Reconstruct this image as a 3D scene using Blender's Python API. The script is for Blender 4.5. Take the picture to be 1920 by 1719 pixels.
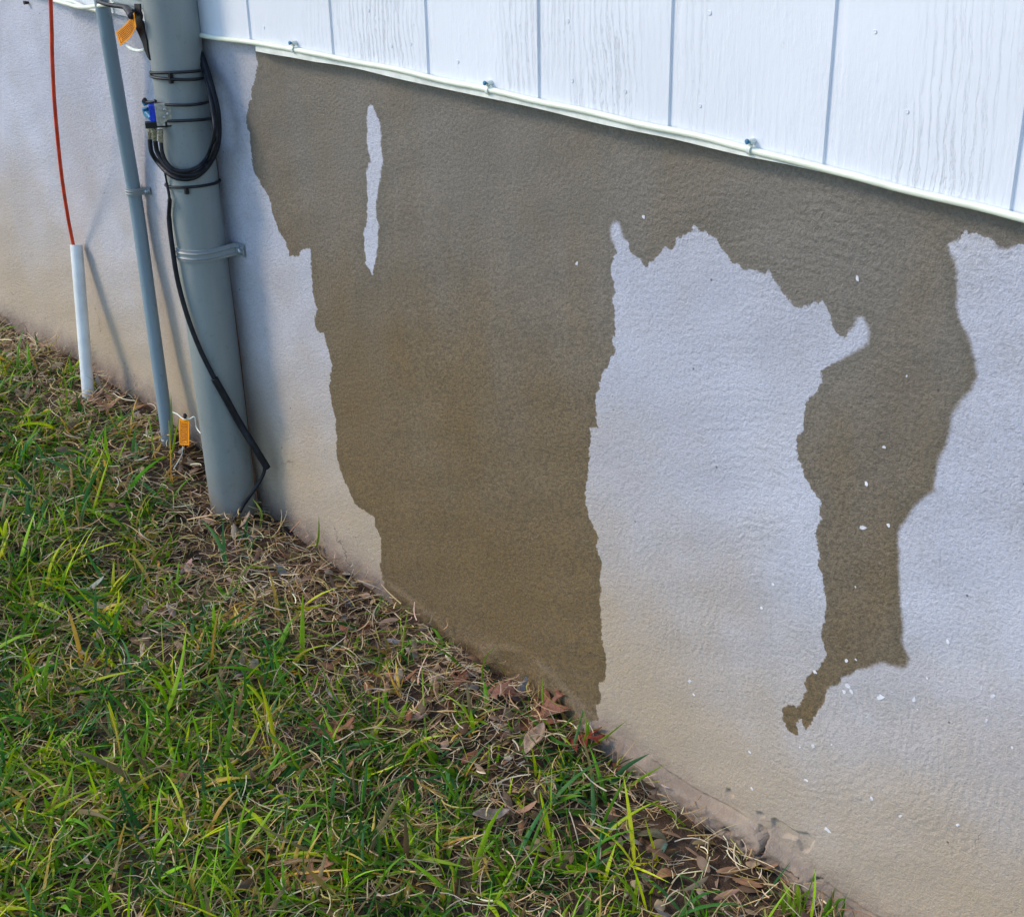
import bpy, math, random
import numpy as np
from mathutils import Vector, Matrix
random.seed(7); rng = np.random.default_rng(7)
S = bpy.context.scene
for o in list(bpy.data.objects): bpy.data.objects.remove(o)

# ------------------------------------------------------------------ camera
CAM = np.array([1.83467307, -1.15673305, 0.38799789])
YAW, PIT, ROL, F = -0.83675966, 0.46791007, -0.02056171, 2678.46
fw = np.array([math.sin(YAW)*math.cos(PIT), math.cos(YAW)*math.cos(PIT), -math.sin(PIT)])
rt = np.array([math.cos(YAW), -math.sin(YAW), 0.0]); up = np.cross(rt, fw)
rt, up = math.cos(ROL)*rt+math.sin(ROL)*up, -math.sin(ROL)*rt+math.cos(ROL)*up
cd = bpy.data.cameras.new('camera'); cam = bpy.data.objects.new('camera', cd); S.collection.objects.link(cam)
cam.matrix_world = Matrix(((rt[0], up[0], -fw[0], CAM[0]), (rt[1], up[1], -fw[1], CAM[1]), (rt[2], up[2], -fw[2], CAM[2]), (0, 0, 0, 1)))
cd.sensor_fit = 'HORIZONTAL'; cd.sensor_width = 36; cd.lens = F/1920*36; cd.clip_start = .02; cd.clip_end = 500
S.camera = cam
S.render.resolution_x = 1024; S.render.resolution_y = 916

# ------------------------------------------------------------------ light
SUN_AZ, SUN_EL = math.radians(50), math.radians(35)      # azimuth: turned left from the wall's normal
sdir = Vector((-math.sin(SUN_AZ)*math.cos(SUN_EL), -math.cos(SUN_AZ)*math.cos(SUN_EL), math.sin(SUN_EL)))
w = bpy.data.worlds.new('World'); S.world = w; w.use_nodes = True
nt = w.node_tree; bg = nt.nodes['Background']
sky = nt.nodes.new('ShaderNodeTexSky'); sky.sky_type = 'NISHITA'; sky.sun_disc = False
sky.sun_elevation = SUN_EL; sky.sun_rotation = math.atan2(sdir.x, sdir.y)
sky.air_density = 1.0; sky.dust_density = 0.4; sky.ozone_density = 3.0
nt.links.new(sky.outputs[0], bg.inputs[0]); bg.inputs[1].default_value = 0.15
sl = bpy.data.lights.new('sun', 'SUN'); so = bpy.data.objects.new('sun', sl); S.collection.objects.link(so)
sl.energy = 1.25; sl.angle = math.radians(14); sl.color = (1.0, .83, .62)
so.rotation_euler = sdir.to_track_quat('Z', 'Y').to_euler(); so.location = sdir*5
S.view_settings.view_transform = 'Standard'; S.view_settings.look = 'None'
S.view_settings.exposure = 1.1; S.view_settings.gamma = 1

# ------------------------------------------------------------------ measuring helpers (photo pixel -> point on a known plane)
def ray(px, py): return rt*(px-960)/F - up*(py-859.5)/F + fw
def at(px, py, Y=0.0):
    r = ray(px, py); return CAM + r*((Y-CAM[1])/r[1])
WY = 0.012            # face of the stucco foundation; the siding face is y = 0
GT = [(-3, -.74), (-1.134, -.747), (-.673, -.752), (-.35, -.775), (-.263, -.79), (-.098, -.825), (.09, -.848), (.277, -.862), (.471, -.862), (.703, -.868), (.84, -.885), (1.1, -.895), (3, -.90)]
GX = np.array([a for a, b in GT]); GZ = np.array([b for a, b in GT])
_ph = rng.uniform(0, 6.28, (24, 2)); _fr = rng.uniform(4, 42, 24); _an = rng.uniform(0, 6.28, 24)
def bumps(x, y):
    v = 0
    for k in range(24):
        v = v + np.sin((x*np.cos(_an[k])+y*np.sin(_an[k]))*_fr[k]+_ph[k, 0])/_fr[k]*.028
    return v
def gz(x, y):
    x = np.asarray(x, float); y = np.asarray(y, float)
    near = np.exp(-(np.hypot(x, y)/6)**2)
    return np.interp(x, GX, GZ)*near + (-.86)*(1-near) + bumps(x, y)*near - .012*np.clip(-y, 0, .3)/.3
def ground_at(px, py):
    r = ray(px, py); z = -.85
    for _ in range(12):
        p = CAM + r*((z-CAM[2])/r[2]); z = float(gz(p[0], p[1]))
    return np.array([p[0], p[1], z])

# ------------------------------------------------------------------ object helpers
C = S.collection
def tag(o, label=None, cat=None, group=None, kind=None):
    for k, v in (('label', label), ('category', cat), ('group', group), ('kind', kind)):
        if v: o[k] = v
    return o
def thing(name, label, cat, loc=(0, 0, 0), group=None):
    o = bpy.data.objects.new(name, None); C.objects.link(o); o.location = [float(a) for a in loc]; o.empty_display_size = .05
    return tag(o, label, cat, group)
class MB:
    def __init__(s): s.v = []; s.f = []; s.m = []
    def add(s, v, f, mi=0):
        n = len(s.v); s.v += [tuple(float(c) for c in p) for p in v]; s.f += [tuple(i+n for i in q) for q in f]; s.m += [mi]*len(f); return s
    def box(s, c, d, R=None, mi=0):
        c = np.array(c, float); d = np.array(d, float)/2
        v = [np.array((x, y, z))*d for x in (-1, 1) for y in (-1, 1) for z in (-1, 1)]
        if R is not None: v = [R @ p for p in v]
        return s.add([c+p for p in v], [(0, 1, 3, 2), (4, 6, 7, 5), (0, 4, 5, 1), (2, 3, 7, 6), (0, 2, 6, 4), (1, 5, 7, 3)], mi)
    def tube(s, P, r, n=12, cap=True, mi=0, sq=1.0):
        P = [np.array(p, float) for p in P]; m = len(P)
        rr = r if hasattr(r, '__len__') else [r]*m
        T = [P[min(i+1, m-1)]-P[max(i-1, 0)] for i in range(m)]; T = [t/np.linalg.norm(t) for t in T]
        a = np.array((0, 0, 1.)) if abs(T[0][2]) < .9 else np.array((0, 1., 0)); U = np.cross(T[0], a); U /= np.linalg.norm(U); v = []
        for i in range(m):
            U = U-T[i]*(U@T[i]); U /= np.linalg.norm(U); W = np.cross(T[i], U)
            for k in range(n):
                t = 2*math.pi*k/n; v.append(P[i]+rr[i]*(math.cos(t)*U+sq*math.sin(t)*W))
        f = [(i*n+k, i*n+(k+1) % n, (i+1)*n+(k+1) % n, (i+1)*n+k) for i in range(m-1) for k in range(n)]
        if cap: f += [tuple(range(n))[::-1], tuple(range((m-1)*n, m*n))]
        return s.add(v, f, mi)
    def build(s, name, mats, parent=None, smooth=False, bevel=0):
        me = bpy.data.meshes.new(name); me.from_pydata(s.v, [], s.f); me.update()
        for m in (mats if isinstance(mats, (list, tuple)) else [mats]): me.materials.append(m)
        if len(set(s.m)) > 1: me.polygons.foreach_set('material_index', s.m)
        if smooth: me.shade_smooth()
        o = bpy.data.objects.new(name, me); C.objects.link(o)
        if bevel:
            b = o.modifiers.new('bevel', 'BEVEL'); b.width = bevel; b.segments = 2; b.limit_method = 'ANGLE'
        if smooth and not bevel:
            e = o.modifiers.new('edges', 'EDGE_SPLIT'); e.split_angle = math.radians(40)
        if parent:
            o.parent = parent; o.matrix_parent_inverse = Matrix.Translation(-parent_loc(parent))
        return o
def parent_loc(p):
    v = Vector(p.location)
    while p.parent: 
        p = p.parent
        if p.type == 'EMPTY': v = v + Vector(p.location)
    return v
def crom(P, k=6):
    P = [np.array(p, float) for p in P]; Q = [2*P[0]-P[1]]+P+[2*P[-1]-P[-2]]; out = []
    for i in range(1, len(Q)-2):
        for j in range(k):
            t = j/k; out.append(.5*((2*Q[i])+(-Q[i-1]+Q[i+1])*t+(2*Q[i-1]-5*Q[i]+4*Q[i+1]-Q[i+2])*t*t+(-Q[i-1]+3*Q[i]-3*Q[i+1]+Q[i+2])*t**3))
    return out+[P[-1]]

# ------------------------------------------------------------------ material helpers
class NT:
    def __init__(s, name):
        s.m = bpy.data.materials.new(name); s.m.use_nodes = True; s.t = s.m.node_tree; s.n = s.t.nodes
        s.b = s.n['Principled BSDF']; s.b.inputs['Specular IOR Level'].default_value = .35
    def set(s, inp, v):
        if hasattr(v, 'is_linked') or isinstance(v, bpy.types.NodeSocket): s.t.links.new(v, inp)
        else:
            if isinstance(v, tuple) and len(v) == 3 and inp.type == 'RGBA': v = v+(1,)
            inp.default_value = v
    def math(s, op, a, b=0.0, c=0.0, clamp=False):
        n = s.n.new('ShaderNodeMath'); n.operation = op; n.use_clamp = clamp
        for i, v in enumerate((a, b, c)): s.set(n.inputs[i], v)
        return n.outputs[0]
    def mix(s, f, a, b, mode='MIX'):
        n = s.n.new('ShaderNodeMix'); n.data_type = 'RGBA'; n.blend_type = mode
        s.set(n.inputs[0], f); s.set(n.inputs[6], a); s.set(n.inputs[7], b); return n.outputs[2]
    def ramp(s, v, lo, hi, a=0.0, b=1.0, smooth=True):
        n = s.n.new('ShaderNodeMapRange'); n.interpolation_type = 'SMOOTHSTEP' if smooth else 'LINEAR'
        s.set(n.inputs[0], v)
        for i, q in enumerate((lo, hi, a, b)): s.set(n.inputs[i+1], q)
        return n.outputs[0]
    def pos(s, scale=(1, 1, 1), rot=(0, 0, 0), loc=(0, 0, 0)):
        g = s.n.new('ShaderNodeNewGeometry'); m = s.n.new('ShaderNodeMapping')
        m.inputs[1].default_value = loc; m.inputs[2].default_value = rot; m.inputs[3].default_value = scale
        s.t.links.new(g.outputs['Position'], m.inputs[0]); return m.outputs[0]
    def noise(s, scale, detail=4, rough=.55, vec=None, dist=0.0, col=False):
        n = s.n.new('ShaderNodeTexNoise'); s.set(n.inputs['Vector'], vec if vec is not None else s.pos())
        n.inputs['Scale'].default_value = scale; n.inputs['Detail'].default_value = detail; n.inputs['Roughness'].default_value = rough
        n.inputs['Distortion'].default_value = dist; return n.outputs[1 if col else 0]
    def voro(s, scale, vec=None, out='Distance', feat='F1'):
        n = s.n.new('ShaderNodeTexVoronoi'); n.feature = feat; s.set(n.inputs['Vector'], vec if vec is not None else s.pos())
        n.inputs['Scale'].default_value = scale; return n.outputs[out]
    def attr(s, name, out='Fac'):
        n = s.n.new('ShaderNodeAttribute'); n.attribute_name = name; return n.outputs[out]
    def bump(s, h, dist, strength=1.0, prev=None):
        n = s.n.new('ShaderNodeBump'); s.set(n.inputs['Height'], h); n.inputs['Distance'].default_value = dist; n.inputs['Strength'].default_value = strength
        if prev is not None: s.t.links.new(prev, n.inputs['Normal'])
        return n.outputs[0]
    def done(s, col=None, rough=None, nrm=None, spec=None, metal=None):
        if col is not None: s.set(s.b.inputs['Base Color'], col)
        if rough is not None: s.set(s.b.inputs['Roughness'], rough)
        if nrm is not None: s.t.links.new(nrm, s.b.inputs['Normal'])
        if spec is not None: s.b.inputs['Specular IOR Level'].default_value = spec
        if metal is not None: s.b.inputs['Metallic'].default_value = metal
        return s.m
def simple(name, col, rough=.5, var=.15, scale=60, bump=.0003, metal=0.0, spec=.35):
    n = NT(name); d = tuple(c*(1-var) for c in col); l = tuple(min(1, c*(1+var)) for c in col)
    c = n.mix(n.ramp(n.noise(scale, 5), .35, .65), d, l)
    return n.done(c, n.ramp(n.noise(scale*1.7, 3), .3, .7, rough-.08, rough+.1), n.bump(n.noise(scale*4, 4), bump), spec, metal)

# ---- stucco: dry / wet, dirt plus painted warm bounce near the soil, trowel marks
def stucco():
    n = NT('painted_stucco')
    P = n.pos()
    sd = n.attr('wet_sd'); hg = n.attr('height_above_soil'); tr = n.attr('trowel'); sf = n.attr('softness')
    j = n.math('MULTIPLY', n.math('SUBTRACT', n.noise(95, 6, .65), .5), .017)
    j2 = n.math('MULTIPLY', n.math('SUBTRACT', n.noise(420, 3, .6), .5), .004)
    sdj = n.math('ADD', sd, n.math('ADD', n.math('MULTIPLY', j, n.math('SUBTRACT', 1.0, n.math('MULTIPLY', sf, .6))), j2))
    half = n.math('MULTIPLY_ADD', sf, .0028, .0007)
    m = n.s = None
    mr = n.n.new('ShaderNodeMapRange'); mr.interpolation_type = 'SMOOTHSTEP'
    n.set(mr.inputs[0], sdj); n.set(mr.inputs[1], n.math('MULTIPLY', half, -1.0)); n.set(mr.inputs[2], half); wet = mr.outputs[0]
    # dry colour
    big = n.noise(3.2, 4, .5); mid = n.noise(14, 5, .6); fine = n.noise(230, 5, .7); grit = n.noise(620, 3, .7)
    dry = n.mix(n.ramp(big, .35, .65), (.445, .455, .53), (.53, .54, .615))
    dry = n.mix(n.ramp(n.noise(4.2, 5, .6, n.pos((1, 1, .8), loc=(2, 0, 3))), .46, .68, 0, .5), dry, (.36, .355, .385))
    dry = n.mix(n.ramp(mid, .4, .75, 0, .35), dry, (.44, .42, .42))
    dirt_bounce = n.ramp(n.math('ADD', hg, n.math('MULTIPLY', n.math('SUBTRACT', n.noise(3.3, 5, .6), .5), .55)), .60, .04)  # soil splash plus warm ground bounce painted into the dry colour, fading upward
    dry = n.mix(n.math('MULTIPLY', dirt_bounce, .88), dry, (.44, .33, .205))
    low = n.ramp(n.math('ADD', hg, n.math('MULTIPLY', n.math('SUBTRACT', n.noise(24, 6, .65), .5), .09)), .075, .0)
    dry = n.mix(n.math('MULTIPLY', low, .8), dry, (.22, .155, .115))
    dry = n.mix(n.ramp(fine, .34, .54, .34, 0), dry, (.26, .25, .25))
    dry = n.mix(n.ramp(grit, .58, .70, 0, .22), dry, (.78, .78, .80))
    # wet colour
    wv = n.mix(n.ramp(big, .35, .65), (.192, .142, .088), (.220, .178, .132))
    wv = n.mix(n.ramp(mid, .35, .75, 0, .5), wv, (.125, .112, .092))
    wv = n.mix(n.ramp(n.noise(2.6, 5, .6, n.pos((1.6, 1, .45), loc=(7, 0, 2))), .40, .62, 0, .75), wv, (.235, .210, .178))
    wv = n.mix(n.ramp(n.noise(7, 5, .65, n.pos((1.2, 1, .6), loc=(1, 0, 5))), .50, .66, 0, .5), wv, (.125, .115, .095))
    wv = n.mix(n.ramp(n.noise(5.5, 4, .6, n.pos((1.3, 1, .5), loc=(3, 0, 1))), .45, .7, 0, .6), wv, (.185, .128, .060))
    wv = n.mix(n.ramp(n.math('ADD', hg, n.math('MULTIPLY', n.math('SUBTRACT', big, .5), .5)), .82, .15, 0, .85), wv, (.185, .112, .036))
    wv = n.mix(n.ramp(fine, .38, .60, .55, 0), wv, (.052, .044, .033))
    wv = n.mix(n.ramp(grit, .54, .66, 0, .45), wv, (.27, .235, .185))
    wv = n.mix(n.ramp(hg, .42, .80, 0, .45), wv, (.19, .175, .155))
    # damp rim just inside the soft edges
    rim = n.math('MULTIPLY', n.ramp(sdj, .0, .006), n.ramp(sdj, .022, .006))
    wv = n.mix(n.math('MULTIPLY', rim, n.math('MULTIPLY_ADD', sf, .1, .12)), wv, (.075, .07, .045))
    col = n.mix(wet, dry, wv)
    # pinholes and dark flecks
    vd = n.voro(48); vc = n.voro(48, out='Color')
    sep = n.n.new('ShaderNodeSeparateColor'); n.set(sep.inputs[0], vc)
    fleck = n.math('MULTIPLY', n.ramp(vd, .10, .04), n.math('GREATER_THAN', sep.outputs[0], .90))
    col = n.mix(n.math('MULTIPLY', fleck, .75), col, (.05, .042, .035))
    # hairline cracks
    cd_ = n.voro(3.1, vec=n.mix(.06, P, n.noise(9, 5, .7, col=True), 'LINEAR_LIGHT'), feat='DISTANCE_TO_EDGE')
    crack = n.math('MULTIPLY', n.ramp(cd_, .0045, .0012), n.math('MULTIPLY', n.ramp(hg, .34, .22), n.ramp(n.noise(6, 3), .54, .62)))
    col = n.mix(n.math('MULTIPLY', crack, .55), col, (.09, .075, .06))
    # relief: sand float grain, trowel arcs
    wv_n = n.n.new('ShaderNodeTexWave'); wv_n.wave_type = 'RINGS'; wv_n.rings_direction = 'Y'
    n.set(wv_n.inputs['Vector'], n.pos(loc=(-1.02, 0, .62))); wv_n.inputs['Scale'].default_value = 26
    wv_n.inputs['Distortion'].default_value = 9; wv_n.inputs['Detail'].default_value = 4; wv_n.inputs['Detail Scale'].default_value = 1.6; wv_n.inputs['Detail Roughness'].default_value = .7
    arcs = n.math('MULTIPLY', wv_n.outputs[1], n.math('MULTIPLY', tr, n.ramp(n.noise(7, 3), .4, .62)))
    h = n.math('ADD', n.math('MULTIPLY', fine, .9), n.math('MULTIPLY', n.noise(110, 4, .7), .55))
    h = n.math('ADD', h, n.math('MULTIPLY', arcs, .20))
    h = n.math('ADD', h, n.math('MULTIPLY', n.noise(26, 4, .6), .5))
    h = n.math('ADD', h, n.math('MULTIPLY', n.noise(420, 3, .7), .45))
    nr = n.bump(h, .0024, .9)
    nr = n.bump(n.math('MULTIPLY', crack, -1.0), .001, .8, nr)
    return n.done(col, n.ramp(wet, 0, 1, .92, .52), nr, .3)
def siding_paint():
    n = NT('white_wood_grain_paint')
    wob = n.mix(.035, n.pos(), n.noise(2.2, 4, .55, col=True), 'LINEAR_LIGHT')
    mp = n.n.new('ShaderNodeMapping'); n.t.links.new(wob, mp.inputs[0]); mp.inputs[3].default_value = (1, 1, .055)
    g1 = n.noise(190, 5, .65, mp.outputs[0]); 
    w_ = n.n.new('ShaderNodeTexWave'); w_.bands_direction = 'X'; n.t.links.new(mp.outputs[0], w_.inputs[0])
    w_.inputs['Scale'].default_value = 34; w_.inputs['Distortion'].default_value = 9; w_.inputs['Detail'].default_value = 6; w_.inputs['Detail Scale'].default_value = 4; w_.inputs['Detail Roughness'].default_value = .75
    lines = n.math('MULTIPLY', n.ramp(w_.outputs[1], .0, .22, 1, 0), n.ramp(n.noise(5, 3, .5, n.pos((1, 1, .3))), .42, .6))
    h = n.math('SUBTRACT', n.math('ADD', n.math('MULTIPLY', g1, .8), n.math('MULTIPLY', n.noise(160, 4, .7, n.pos((1, 1, .35))), .75)), n.math('MULTIPLY', lines, .5))
    amt = n.ramp(n.noise(4, 3, .5, n.pos((1, 1, .35), loc=(4, 0, 0))), .3, .62, .25, 1)
    c = n.mix(n.ramp(n.noise(3, 4), .3, .7), (.68, .70, .74), (.74, .76, .80))
    c = n.mix(n.math('MULTIPLY', lines, .02), c, (.45, .45, .47))
    c = n.mix(n.ramp(n.noise(40, 6, .75), .62, .76, 0, .4), c, (.52, .50, .47))
    return n.done(c, .55, n.bump(n.math('MULTIPLY', h, amt), .0014, .8), .35)
def conduit_paint(name, a, b):
    n = NT(name)
    c = n.mix(n.ramp(n.noise(9, 5, .6, n.pos((1, 1, .25))), .3, .7), a, b)
    c = n.mix(n.ramp(n.noise(60, 6, .75), .56, .72, 0, .6), c, tuple(x*.62 for x in a))
    c = n.mix(n.ramp(n.noise(340, 4, .7), .66, .74, 0, .4), c, (.55, .55, .53))
    sx = n.n.new('ShaderNodeSeparateXYZ'); n.t.links.new(n.pos(), sx.inputs[0])
    dz = n.ramp(n.math('ADD', sx.outputs[2], n.math('MULTIPLY', n.noise(28, 6, .7), .22)), -.60, -.78)
    c = n.mix(n.math('MULTIPLY', dz, .8), c, (.24, .18, .125))
    return n.done(c, n.ramp(n.noise(40, 4), .3, .7, .32, .55), n.bump(n.noise(170, 5, .6), .0007, .5), .5)
def blade_mat(name, trans=.35):
    n = NT(name); col = n.attr('Col', 'Color')
    c = n.mix(n.ramp(n.noise(160, 4), .35, .7, 0, .35), col, n.mix(1.0, col, (.62, .58, .5), 'MULTIPLY'))
    n.done(c, .55, None, .3)
    tb = n.n.new('ShaderNodeBsdfTranslucent'); n.set(tb.inputs[0], c); ms = n.n.new('ShaderNodeMixShader')
    ms.inputs[0].default_value = trans; n.t.links.new(n.b.outputs[0], ms.inputs[1]); n.t.links.new(tb.outputs[0], ms.inputs[2])
    n.t.links.new(ms.outputs[0], n.n['Material Output'].inputs[0]); return n.m
def soil():
    n = NT('soil')
    c = n.mix(n.ramp(n.noise(9, 6, .65), .35, .65), (.055, .034, .024), (.12, .078, .052))
    c = n.mix(n.ramp(n.noise(120, 5, .7), .45, .7, 0, .6), c, (.13, .095, .07))
    far = n.n.new('ShaderNodeVectorMath'); far.operation = 'LENGTH'; n.t.links.new(n.pos(), far.inputs[0])
    c = n.mix(n.ramp(far.outputs['Value'], 2.2, 5), c, n.mix(n.ramp(n.noise(6, 6, .7), .4, .6), (.05, .085, .02), (.11, .10, .045)))
    return n.done(c, .95, n.bump(n.math('ADD', n.noise(60, 6, .7), n.math('MULTIPLY', n.noise(380, 3), .4)), .012, .9), .15)

M = dict(
    stucco=stucco(), siding=siding_paint(), soil=soil(), blade=blade_mat('grass_blade_skin'), straw=blade_mat('dry_straw_skin', .15), leaf=blade_mat('dead_leaf_skin', .12),
    chip=simple('white_paint_chip', (.72, .72, .76), .6), trim=simple('aged_white_trim', (.66, .67, .60), .5, .12, 30),
    vinyl=simple('white_cable_jacket', (.74, .77, .62), .38, .06, 25),
    conduit=conduit_paint('grey_conduit_paint', (.20, .225, .22), (.27, .295, .285)),
    thin=conduit_paint('blue_grey_conduit_paint', (.175, .235, .275), (.215, .285, .325)),
    strap=conduit_paint('painted_strap', (.21, .235, .23), (.28, .30, .295)),
    bolt=simple('galvanised_bolt', (.38, .42, .42), .35, .3, 200, .0005, .6),
    black=simple('black_cable_jacket', (.010, .011, .016), .5, .3, 80, .0002, 0, .3),
    tape=simple('black_tape', (.010, .009, .012), .5, .3, 90),
    tie=simple('black_nylon', (.012, .012, .014), .45, .2),
    metal=simple('dull_zinc', (.42, .41, .36), .38, .2, 150, .0004, .55),
    conn=simple('nickel_connector', (.45, .43, .33), .3, .2, 200, .0002, .7),
    blue=simple('blue_plastic', (.012, .05, .50), .4, .25, 200), teal=simple('teal_paint', (.02, .16, .28), .4, .3, 200),
    red=simple('red_orange_cable_jacket', (.62, .055, .018), .45, .15, 40), pvc=simple('white_pvc', (.68, .69, .67), .4, .07, 30),
    orange=simple('orange_tag_plastic', (.80, .28, .006), .45, .08, 70), ink=simple('dark_tag_ink', (.22, .06, .008), .6),
    white=simple('white_wire_jacket', (.70, .74, .66), .4, .08), box=conduit_paint('grey_box_paint', (.26, .30, .31), (.33, .37, .37)),
    copper=simple('weathered_copper', (.33, .21, .12), .5, .3, 120), brown=simple('dark_brown', (.17, .085, .05), .55, .35, 90),
    stone=simple('dark_stone', (.055, .055, .065), .8, .3, 90, .001), green_leaf=simple('green_leaf', (.06, .12, .07), .5, .2, 90),
)

# ------------------------------------------------------------------ outline of the wet area (photo pixels on the wall plane)
WET = [(478,40),(479,93),(483,111),(484,126),(480,140),(478,153),(473,164),(472,186),(467,193),(465,208),(462,222),(464,239),(470,250),(469,270),(472,292),(476,320),(489,345),(500,363),(508,384),(515,410),(524,436),(536,454),(541,471),(543,481),(550,478),(557,483),(563,478),(565,469),(574,468),(582,465),(582,479),(583,499),(585,527),(586,555),(595,581),(589,599),(592,621),(606,625),(609,641),(616,661),(622,683),(617,705),(617,736),(622,758),(628,789),(631,824),(633,864),(641,891),(652,913),(668,946),(687,959),(702,969),(705,988),(715,1010),(714,1036),(713,1063),(723,1098),(740,1125),(757,1148),(770,1200),(800,1400),(1000,1500),(1085,1400),
(1101,1347),(1125,1344),(1117,1325),(1128,1310),(1123,1284),(1136,1272),(1139,1250),(1135,1220),(1132,1209),(1128,1175),(1129,1152),(1124,1122),(1129,1111),(1126,1089),(1129,1055),(1119,1021),(1124,1006),(1114,987),(1106,969),(1101,950),(1099,925),(1104,891),(1103,886),(1107,856),(1107,850),(1110,817),(1108,803),(1124,801),(1120,787),(1118,753),(1122,735),(1128,730),(1125,719),(1130,703),(1137,696),(1143,681),(1146,669),(1151,667),(1154,653),(1148,633),(1155,627),(1155,611),(1152,590),(1153,578),(1149,562),(1153,544),(1152,532),(1147,518),(1147,503),(1149,488),(1157,475),(1153,461),(1146,447),(1144,433),(1147,421),(1153,416),(1159,420),(1164,431),(1166,444),(1171,450),(1177,451),(1178,465),(1181,475),(1192,484),(1200,487),(1206,495),(1212,500),(1216,489),(1225,492),(1230,481),(1231,474),(1240,470),(1248,466),(1259,471),(1263,459),(1269,448),(1271,443),(1285,443),(1295,436),(1299,425),(1307,429),(1312,436),(1321,435),(1331,443),(1341,449),(1350,465),
(1362,475),(1368,492),(1380,496),(1389,504),(1406,507),(1421,509),(1434,516),(1437,509),(1443,508),(1448,526),(1459,535),(1468,550),(1479,564),(1489,576),(1509,575),(1517,571),(1534,568),(1541,564),(1547,575),(1553,588),(1559,610),(1563,621),(1580,637),(1590,625),(1603,612),(1605,597),(1616,595),(1625,608),(1630,625),(1627,643),(1612,654),(1594,663),(1579,672),(1557,683),(1541,694),(1538,714),(1534,729),(1530,740),(1514,749),(1509,765),(1506,776),(1509,793),(1504,809),(1498,819),(1494,844),(1499,862),(1505,880),(1507,892),(1517,902),(1524,920),(1538,936),(1540,948),(1537,960),(1544,975),(1535,982),(1530,1001),(1535,1036),(1535,1061),(1543,1080),(1546,1105),(1551,1136),(1544,1143),(1546,1165),(1541,1183),(1540,1199),(1546,1212),(1549,1231),(1535,1253),(1516,1265),(1508,1281),(1508,1300),(1505,1315),(1494,1323),(1480,1318),(1466,1331),(1466,1340),(1471,1353),(1478,1369),(1497,1381),(1494,1362),(1494,1351),(1502,1350),(1510,1364),(1522,1361),(1525,1350),(1538,1328),(1546,1312),(1549,1292),(1570,1284),(1579,1271),(1607,1256),(1632,1251),(1651,1242),(1667,1245),(1683,1251),(1698,1251),(1705,1237),(1698,1221),(1692,1209),(1694,1174),(1689,1136),(1686,1105),(1686,1067),(1687,1036),(1684,1011),(1687,992),(1701,970),(1714,951),(1733,932),(1752,920),(1753,904),(1756,876),(1760,862),(1773,838),(1781,808),(1786,778),(1803,748),(1822,730),(1832,707),(1830,680),(1822,645),(1813,620),(1800,600),(1794,575),(1796,545),(1796,515),(1791,490),(1780,472),(1779,460),(1795,451),(1802,440),(1822,437),(1845,444),(1866,452),(1873,465),(1890,468),(1904,460),(1920,458),(1990,470),(2060,480),(2060,330),(1900,330),(1400,240),(900,120)]
HOLE = [(693,196),(687,207),(686,222),(689,242),(688,261),(692,281),(696,305),(689,320),(688,345),(690,373),(688,404),(688,421),(683,435),(683,454),(685,477),(688,499),(700,516),(704,488),(709,449),(710,423),(705,401),(708,368),(714,331),(719,301),(715,270),(715,239),(708,217),(700,200)]
def plane(poly, Y=WY): return np.array([at(a, b, Y)[[0, 2]] for a, b in poly])
def sdist(X, Z, poly):
    P = poly; Q = np.roll(P, -1, 0); best = np.full(X.shape, 9.0); ins = np.zeros(X.shape, bool)
    for (ax, az), (bx, bz) in zip(P, Q):
        dx, dz = bx-ax, bz-az; L = dx*dx+dz*dz+1e-12
        t = np.clip(((X-ax)*dx+(Z-az)*dz)/L, 0, 1); best = np.minimum(best, (X-ax-t*dx)**2+(Z-az-t*dz)**2)
        c = (az > Z) != (bz > Z)
        ins ^= c & (X < (bx-ax)*(Z-az)/(bz-az+1e-15)+ax)
    d = np.sqrt(best); return np.where(ins, d, -d)

# ------------------------------------------------------------------ siding bottom line
CL = [(244,33),(300,48),(370,65),(440,74),(480,80.5),(505,84),(552,91),(599,102),(684,117),(796,141),(915,167),(1050,197),(1100,208),(1262,243),(1300,252),(1402,277),(1472,294),(1570,321),(1597,327),(1700,353),(1920,408)]
cl = np.array([at(a, b, 0.0) for a, b in CL])
def zb(x): return np.interp(x, cl[:, 0], cl[:, 2])

house = thing('house', 'white board-sided house on a water-stained stucco foundation', 'house', (0, 0, -.87))
# foundation: one dense sheet with real thickness, ledge and spalled pits
def spacing(segs):
    out = [segs[0][0]]
    for a, b, s in segs: out += list(np.linspace(a, b, max(1, int(round((b-a)/s)))+1)[1:])
    return np.array(out)
xs = spacing([(-6, -1.6, .1), (-1.6, .70, .0042), (.70, 1.16, .0019), (1.16, 1.4, .0042), (1.4, 6, .1)])
zs = spacing([(-1.3, -.99, .05), (-.99, -.73, .0019), (-.73, .05, .0042)])
X, Z = np.meshgrid(xs, zs, indexing='ij')
sd = sdist(X, Z, plane(WET)); sh = sdist(X, Z, plane(HOLE)); sd = np.minimum(sd, -sh)
sd = np.where((X < -2) | (X > 1.7), -1, sd)
sd = np.clip(sd, -.2, .2)
gl = gz(X, np.zeros_like(X)); hg = Z-gl
def vnoise(x, z, f, seed):
    r = np.random.default_rng(seed); v = 0
    for k in range(7):
        a = r.uniform(0, 6.28); ff = f*r.uniform(.5, 2); v = v+np.sin((x*np.cos(a)+z*np.sin(a))*ff+r.uniform(0, 6.28))
    return v/3.0
Yd = np.full(X.shape, WY)
ledge_h = .032+.012*vnoise(X, 0*Z, 22, 3)
lip = 1/(1+np.exp(-(ledge_h-hg)/.0022))*np.clip((X-.02)/.25, 0, 1)
Yd -= lip*(.003+.013*np.clip((X-.62)/.1, 0, 1)+.002*vnoise(X, Z, 60, 4))
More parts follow.
